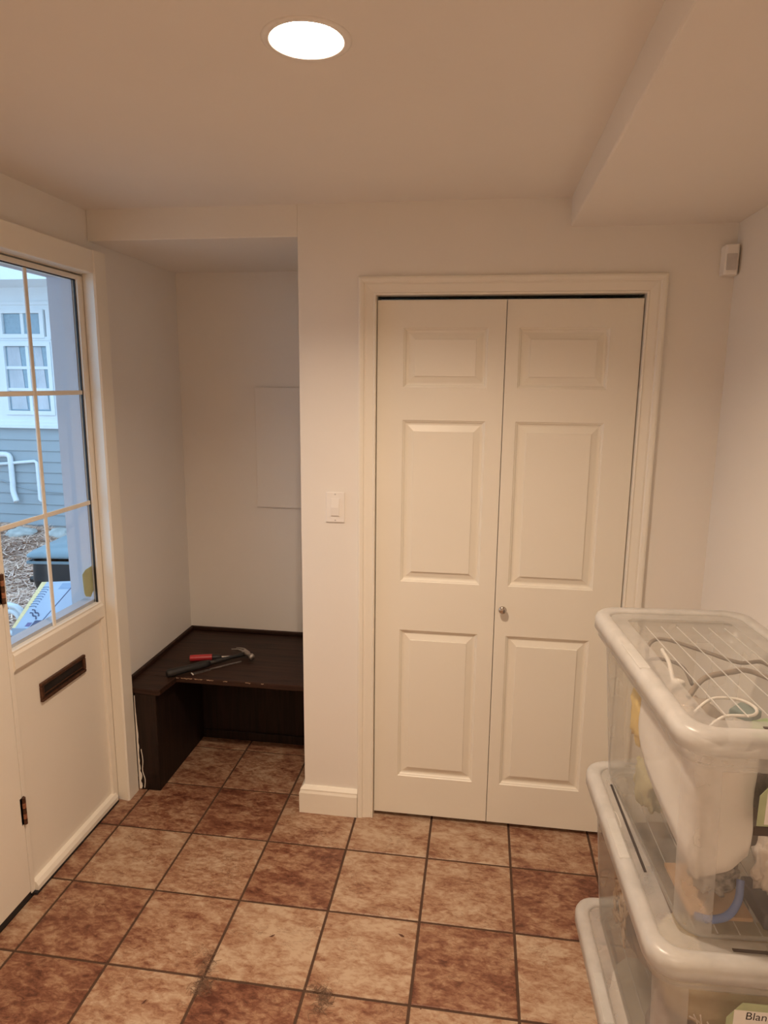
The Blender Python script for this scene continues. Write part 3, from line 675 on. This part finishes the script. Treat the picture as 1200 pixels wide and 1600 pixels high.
# --- middle bin
KN = fabric('grey_brown_blanket', (.10, .07, .055), (.34, .25, .19), 16, 120)
content('folded_blanket', lump((-.0, .115, .195), (.134, .150, .160), 31, .10, 6, 5, .55), T2, KN, 'grey-brown blanket filling the back of the middle bin', 'blanket', smooth=True)
content('folded_blanket', lump((.0, -.162, .095), (.130, .090, .068), 33, .12, 6, 5, .6), T2, fabric('mauve_grey_blanket', (.20, .16, .15), (.44, .37, .34), 24, 90), 'mauve-grey blanket low at the front of the middle bin', 'blanket', smooth=True)
content('folded_blanket', lump((.0, -.168, .268), (.138, .092, .078), 35, .12, 6, 5, .6), T2, fabric('khaki_blanket', (.40, .32, .21), (.55, .46, .33), 12, 90), 'khaki blanket on top at the front of the middle bin', 'blanket', smooth=True)
bm = bmesh.new()
rn = random.Random(5)
for k in range(26):
    x = -.1600 + .003 * rn.random(); y = rn.uniform(.0, .10); zz = rn.uniform(.15, .25)
    add_tube(bm, spline([(x, y, zz), (x - .003, y + rn.uniform(-.02, .02), zz + .012), (x, y + rn.uniform(-.03, .03), zz + .03)], 3), .0036, 5)
content('knitted_scarf', bm, T2, fabric('tan_yarn', (.48, .34, .22), (.58, .43, .30)), 'tan knitted scarf showing through the side of the middle bin', 'scarf', smooth=True)
bm = bmesh.new()
for k in range(40):
    x = rn.uniform(-.115, -.02); y = -.270 + rn.uniform(-.006, .004); zz = rn.uniform(.10, .235)
    a = rn.uniform(0, 3.1)
    add_tube(bm, spline([(x, y, zz), (x + .012 * math.cos(a), y - .003, zz + .012 * math.sin(a)), (x + .03 * math.cos(a + .5), y, zz + .03 * math.sin(a + .5))], 3), .0016, 5)
content('fringed_shawl', bm, T2, fabric('pale_yarn', (.60, .50, .43), (.72, .62, .54)), 'pale lacy shawl fringe at the front left of the middle bin', 'shawl', smooth=True)
# --- bottom bin
T3 = inframe((p3[0], p3[1], .0005), R3)
content('white_linen', lump((0, 0, .115), (.13, .24, .095), 41, .1, 5, 5, .5), T3, fabric('white_linen', (.66, .60, .53), (.76, .70, .63)), 'folded white linen filling the lowest bin', 'linen', smooth=True)

# ------------------------------------------------------------------ dust and crumbs on the floor
HAIR = fabric('dust_fluff', (.13, .075, .05), (.24, .15, .10), 60)
FL1 = [(-.771, 1.709), (-.762, 1.670), (-.757, 1.635), (-.757, 1.607), (-.765, 1.575), (-.745, 1.590), (-.725, 1.602)]
FL2 = [(-.428, 1.640), (-.400, 1.625), (-.382, 1.608), (-.400, 1.565)]
def fluff(pts, n, spread, label, seed):
    r = random.Random(seed); bm = bmesh.new(); P = spline([(x, y, 0) for x, y in pts], 6)
    for k in range(n):
        c = P[r.randrange(len(P))]; a = r.uniform(0, 2 * PI); l = r.uniform(.006, .020)
        x, y = c.x + r.gauss(0, spread), c.y + r.gauss(0, spread)
        add_tube(bm, spline([(x, y, .0008), (x + l * math.cos(a), y + l * math.sin(a), r.uniform(.001, .006)), (x + 1.6 * l * math.cos(a + 1), y + 1.6 * l * math.sin(a + 1), .0009)], 3), .0004, 3)
    mk('dust_clump', bm, HAIR, label=label, cat='dust', group='dust clumps on the tiles', kind='stuff')
fluff(FL1, 150, .007, 'long dusty tuft on the grout crossing, left of the other', 11)
fluff(FL2, 120, .006, 'short dusty tuft nearest the viewer', 12)
LEAF = solid('dry_leaf', (.10, .035, .02), .7)
for (x, y, l, a, lab) in ((-.605, 1.802, .020, .5, 'small dark leaf crumb on the pale tile'), (-.197, 1.868, .024, -.5, 'thin twig crumb on the tile before the closet'),
                          (-.894, 1.52, .018, 1.0, 'tiny dark crumb on a tile near the bottom edge'), (-.112, 1.618, .006, 0, 'round black speck on the pale tile near the bottom')):
    c, s = math.cos(a), math.sin(a)
    bm = bmesh.new(); vv = [bm.verts.new((x + u * l * c - w * l * s, y + u * l * s + w * l * c, .0008 + h)) for u, w, h in ((-.5, 0, 0), (0, -.16, .0005), (.5, 0, .003), (.05, .17, .001))]
    bm.faces.new(vv); mk('leaf_crumb', bm, LEAF, label=lab, cat='crumb', solidify=.0006)

# ------------------------------------------------------------------ outside: ground, neighbouring house, bin, box
GZ = -.30; HYW = 8.0
bm = bmesh.new(); nx, ny = 60, 60
gv = [[None] * (ny + 1) for _ in range(nx + 1)]
for i in range(nx + 1):
    for j in range(ny + 1):
        x = -13 + (13 - 1.63) * i / nx; y = -4 + 12.0 * j / ny
        z = GZ + .05 * noise.noise(Vector((x * 1.3, y * 1.3, 0))) + max(0, (y - 6.0) / 2.0) ** 1.5 * (.15 + .08 * noise.noise(Vector((x * 2.2, 3, 0))))
        if y < 4.6 and x > -4: z = min(z, GZ)
        gv[i][j] = bm.verts.new((x, y, z))
for i in range(nx):
    for j in range(ny): bm.faces.new((gv[i][j], gv[i + 1][j], gv[i + 1][j + 1], gv[i][j + 1]))
MULCH = fabric('pine_straw_ground', (.34, .20, .14), (.78, .52, .38), 14, 40)
ground = struct('ground', bm, MULCH, 'mulched ground outside the entry door')
bm = bmesh.new(); r = random.Random(9)
def gz(x, y): return GZ + .05 * noise.noise(Vector((x * 1.3, y * 1.3, 0))) + max(0, (y - 6.0) / 2.0) ** 1.5 * (.15 + .08 * noise.noise(Vector((x * 2.2, 3, 0))))
for k in range(12000):
    y = r.uniform(3.6, 7.9); x = -.76 * y + r.uniform(-.75, .55)
    if -3.2 < x < -2.5 and 4.2 < y < 4.9: continue
    a = r.uniform(0, PI); l = r.uniform(.04, .13); w = r.uniform(.004, .010); z = gz(x, y) + r.uniform(.004, .04); t = r.uniform(-.02, .03)
    c, s = math.cos(a), math.sin(a)
    vv = [bm.verts.new(q) for q in ((x - l * c - w * s, y - l * s + w * c, z), (x - l * c + w * s, y - l * s - w * c, z), (x + l * c, y + l * s, z + t))]
    f = bm.faces.new(vv); f.material_index = k % 3
mk('straw', bm, [solid('pale_straw', (.92, .64, .48), .9), solid('brown_straw', (.33, .17, .10), .9), solid('mauve_straw', (.70, .48, .38), .9)], parent=ground, label='pale pine straw littering the ground', kind='stuff')
for (x, y, s_) in ((-5.72, 7.62, .13), (-5.25, 7.70, .10)):
    bm = lump((x, y, gz(x, y) + .03), (s_ * 1.4, s_, .08), int(s_ * 100), .3, 6, 3); mk('rock', bm, fabric('pale_rock', (.42, .42, .40), (.58, .58, .55), 9, 50), smooth=True, label='large pale rock at the foot of the house' if s_ > .12 else 'smaller pale rock at the foot of the house', cat='rock')
mk('porch_step', boxes((-2.35, XL - .146, .6, 2.9, GZ - .05, -.05)), fabric('concrete', (.42, .41, .40), (.52, .51, .50), 20, 90), label='concrete step outside the entry door', cat='step', kind='structure')

mk('jamb_shade_roof', boxes((-3.0, XL - .146, -1.5, 3.9, 2.52, 2.62)), EXTW, label='added unseen roof over the entry door, dims the jamb', cat='roof', kind='structure')  # unseen roof added to keep skylight off the jamb
house = empty('house', (-6.0, HYW, GZ)); tag(house, 'blue-grey clapboard house with white window outside the door', 'house')
SIDING = solid('blue_grey_siding', (.36, .395, .42), .7, 0, .04, 3); WTRIM = solid('white_exterior_trim', (.80, .81, .82), .6, 0, .02, 3)
mk('wall', boxes((-10, -3, HYW + .02, HYW + .3, GZ - .1, 3.6)), SIDING, house)
mk('foundation', boxes((-10, -3, HYW + .0, HYW + .02, GZ - .1, -.125)), solid('foundation_concrete', (.40, .40, .40), .9), house)
LAP = .140; z = -.13; lapme = None
def lap_obj(z):
    global lapme
    if lapme is None:
        o = mk('clapboard', prism([(HYW + .02, 0), (HYW - .012, 0), (HYW + .004, LAP + .004), (HYW + .02, LAP + .004)], 'x', -10, -3), SIDING, house); lapme = o.data; base = o
    else:
        o = bpy.data.objects.new('clapboard', lapme); C.objects.link(o); o.parent = house
    o.location.z = z
for k in range(9): lap_obj(z + k * LAP)
wz0 = z + 9 * LAP
mk('sill_trim', boxes((-8.5, -4.6, HYW - .055, HYW + .02, wz0 + .01, wz0 + .045), (-8.5, -4.6, HYW - .035, HYW + .02, wz0 + .045, wz0 + .10)), WTRIM, house, bevel=.004)
mk('window_surround', boxes((-6.03, -4.9, HYW - .02, HYW + .02, wz0 + .10, 1.325), (-6.03, -4.9, HYW - .02, HYW + .02, 2.60, 2.86), (-5.40, -4.9, HYW - .02, HYW + .02, 1.325, 2.60), (-7.4, -6.03, HYW - .02, HYW + .02, wz0 + .10, 2.86),
                            (-6.03, -5.40, HYW - .02, HYW + .02, 2.20, 2.28)), WTRIM, house)
mk('mullion', boxes((-5.345, -5.33, HYW - .034, HYW - .02, wz0 + .1, 2.86), (-6.12, -4.9, HYW - .034, HYW - .02, 2.235, 2.25), (-7.4, -4.9, HYW - .05, HYW - .02, 2.66, 2.70)), WTRIM, house, bevel=.002)
HGL = solid('house_window_glass', (.30, .40, .47), .15); CURT = fabric('sheer_curtain', (.50, .52, .56), (.66, .66, .70), 3, 30)
def window(x0, x1, z0, z1, vx, hz, lab):
    f = mk('window', boxes((x0 - .05, x0, HYW - .04, HYW + .03, z0 - .05, z1 + .05), (x1, x1 + .05, HYW - .04, HYW + .03, z0 - .05, z1 + .05), (x0, x1, HYW - .04, HYW + .03, z0 - .05, z0), (x0, x1, HYW - .04, HYW + .03, z1, z1 + .05)), WTRIM, house, label=lab)
    xs, zz = [x0] + vx + [x1], [z0] + hz + [z1]
    for a, b in zip(xs, xs[1:]):
        for c, d in zip(zz, zz[1:]): mk('pane', boxes((a + .004, b - .004, HYW + .0, HYW + .006, c + .004, d - .004)), HGL, f)
    for x in vx: mk('muntin', boxes((x - .02, x + .02, HYW - .02, HYW + .008, z0, z1)), WTRIM, f)
    for zq in hz: mk('muntin', boxes((x0, x1, HYW - .018, HYW + .008, zq - .018, zq + .018)), WTRIM, f)
    return f
window(-5.985, -5.475, 2.313, 2.562, [-5.725], [], 'white transom window with two panes')
wl = window(-5.995, -5.41, 1.362, 2.165, [-5.69], [1.63, 1.90], 'white casement window with six panes')
for x0, x1 in ((-5.97, -5.80), (-5.60, -5.50)):
    bm = bmesh.new(); top_, bot_ = [], []
    for k in range(13):
        x = x0 + (x1 - x0) * k / 12; top_.append(bm.verts.new((x, HYW - .004 - .003 * math.sin(k * 1.6), 2.16))); bot_.append(bm.verts.new((x + .05 * k / 12, HYW - .004 - .003 * math.sin(k * 1.6 + 1), 1.38)))
    for k in range(12): bm.faces.new((top_[k], top_[k + 1], bot_[k + 1], bot_[k]))
    mk('curtain', bm, CURT, wl)
mk('frieze_board', boxes((-10, -3, HYW - .03, HYW + .02, 2.70, 2.87)), WTRIM, house)
mk('eave', boxes((-10, -3, HYW - .75, HYW + .3, 2.87, 2.90), (-10, -3, HYW - .78, HYW - .75, 2.85, 3.40)), WTRIM, house)
PVC = solid('white_pvc', (.80, .82, .84), .4, 0, .02, 5)
mk('drain_pipe', tube([(-6.35, HYW - .05, .80), (-6.09, HYW - .05, .80), (-6.055, HYW - .05, .79), (-6.035, HYW - .05, .76), (-6.03, HYW - .05, .68), (-6.03, HYW - .05, .42)] + spline([(-6.03, HYW - .05, .42), (-6.025, HYW - .06, .32), (-5.99, HYW - .08, .24), (-5.96, HYW - .10, .19)], 5)[1:], .035, 12), PVC, house, smooth=True)
mk('drain_pipe', tube([(-6.35, HYW - .04, .655), (-5.70, HYW - .04, .72), (-5.672, HYW - .04, .70), (-5.67, HYW - .04, .66), (-5.67, HYW - .04, .22), (-5.64, HYW - .045, .19)], .020, 10), PVC, house, smooth=True)
mk('cable', tube(spline([(-6.35, HYW - .02, .50), (-6.05, HYW - .02, .40), (-5.7, HYW - .02, .33), (-5.2, HYW - .02, .31)], 6), .006, 6), SIDING, house)

# wheeled rubbish bin
tb = empty('rubbish_bin', (-2.93, 4.64, GZ), .12); tag(tb, 'black wheeled rubbish bin with grey lid outside the door glass', 'bin')
BLKP = solid('black_bin_plastic', (.012, .013, .016), .35, 0, .1); LIDP = solid('slate_lid_plastic', (.20, .27, .31), .3, 0, .06, 6)
bm = bmesh.new(); flat_ = rrect(.3, .33, .06)[1]
rings = loft(bm, [rbox(a, b, .05, z) for a, b, z in ((.20, .22, .0), (.21, .23, .01), (.255, .285, .55), (.28, .31, .56), (.29, .32, .62), (.285, .315, .74), (.285, .315, .765))], flat_)
bm.faces.new(rings[0][::-1]); mk('body', bm, BLKP, tb, smooth=False, solidify=.006)
bm = bmesh.new()
rings = loft(bm, [rbox(a, b, .06, z) for a, b, z in ((.300, .335, .790), (.315, .350, .798), (.315, .350, .812), (.285, .32, .835), (.22, .25, .855), (.10, .12, .868))], flat_)
bm.faces.new(rings[-1]); bm.faces.new(rings[0][::-1]); mk('lid', bm, LIDP, tb, smooth=True)
mk('rim', boxes((-.298, .298, -.335, -.325, .748, .770), (-.305, -.290, -.335, .33, .748, .770)), LIDP, tb, bevel=.004)
mk('handle', tube([(-.33, .20, .60), (-.335, -.22, .60), (-.28, -.22, .60)], .022, 10), BLKP, tb, smooth=True)
for s_ in (-1, 1): mk('wheel', lathe([(.03, -.02), (.09, -.02), (.10, -.012), (.10, .012), (.09, .02), (.03, .02)], (s_ * .22, .27, .10), 'x', 20), BLKP, tb)

# printed carton
ca = Vector((-2.53, 3.218)); cb = Vector((-2.92, 4.045)); cc = Vector((-2.70, 4.115)); cd = Vector((-2.395, 3.235))
BOXP = solid('pale_blue_carton', (.42, .47, .58), .7, 0, .05, 4); YEL = solid('yellow_print', (.85, .62, .30), .7); NAVY = solid('navy_print', (.05, .05, .12), .6)
cb_ = empty('carton', ((ca.x + cc.x) / 2, (ca.y + cc.y) / 2, GZ)); tag(cb_, 'long pale blue printed carton with yellow edge outside the door', 'carton')
mk('body', prism([tuple(ca), tuple(cb), tuple(cc), tuple(cd)], 'z', GZ + .002, .395), BOXP, cb_)
def lerp2(u, v): return (ca * (1 - u) + cd * u) * (1 - v) + (cb * (1 - u) + cc * u) * v
def quad(name, u0, u1, v0, v1, mat, z=.396):
    p = [lerp2(u0, v0), lerp2(u1, v0), lerp2(u1, v1), lerp2(u0, v1)]; mk(name, prism([tuple(q) for q in p], 'z', .3951, z), mat, cb_)
quad('yellow_band', 0, .14, 0, 1, YEL)
quad('flap_seam', .97, 1.0, 0, 1, NAVY, .397)
quad('printed_patch', .62, .98, .80, .95, solid('blue_print', (.26, .34, .48), .7))
quad('printed_patch', .70, .97, .02, .14, NAVY)
quad('printed_patch', .48, .66, .03, .10, solid('violet_print', (.16, .12, .26), .7))
for v0, off in ((.28, .30), (.34, .30)):
    mk('squiggle', tube(spline([(*lerp2(off + .1 * k, v0 - .03 * k + .025 * (k % 2)), .3965) for k in range(5)], 4), .004, 5), NAVY, cb_)
for k in range(9):
    p = lerp2(.24, .40 + .055 * k); mk('scallop', tube([(p.x + .022 * math.cos(a), p.y + .018 * math.sin(a), .3965) for a in [PI * q / 6 for q in range(7)]], .0028, 5), solid('blue_ink', (.2, .25, .36), .7), cb_)
# white coil on the ground beside the carton
bm = bmesh.new()
add_tube(bm, [(-3.62 + (.07 + .004 * k) * math.cos(k * .5), 4.62 , GZ + .17 + (.07 + .004 * k) * math.sin(k * .5)) for k in range(22)], .022, 8)
mk('hose_coil', bm, PVC, smooth=True, label='coiled white hose on the ground beside the carton', cat='hose')
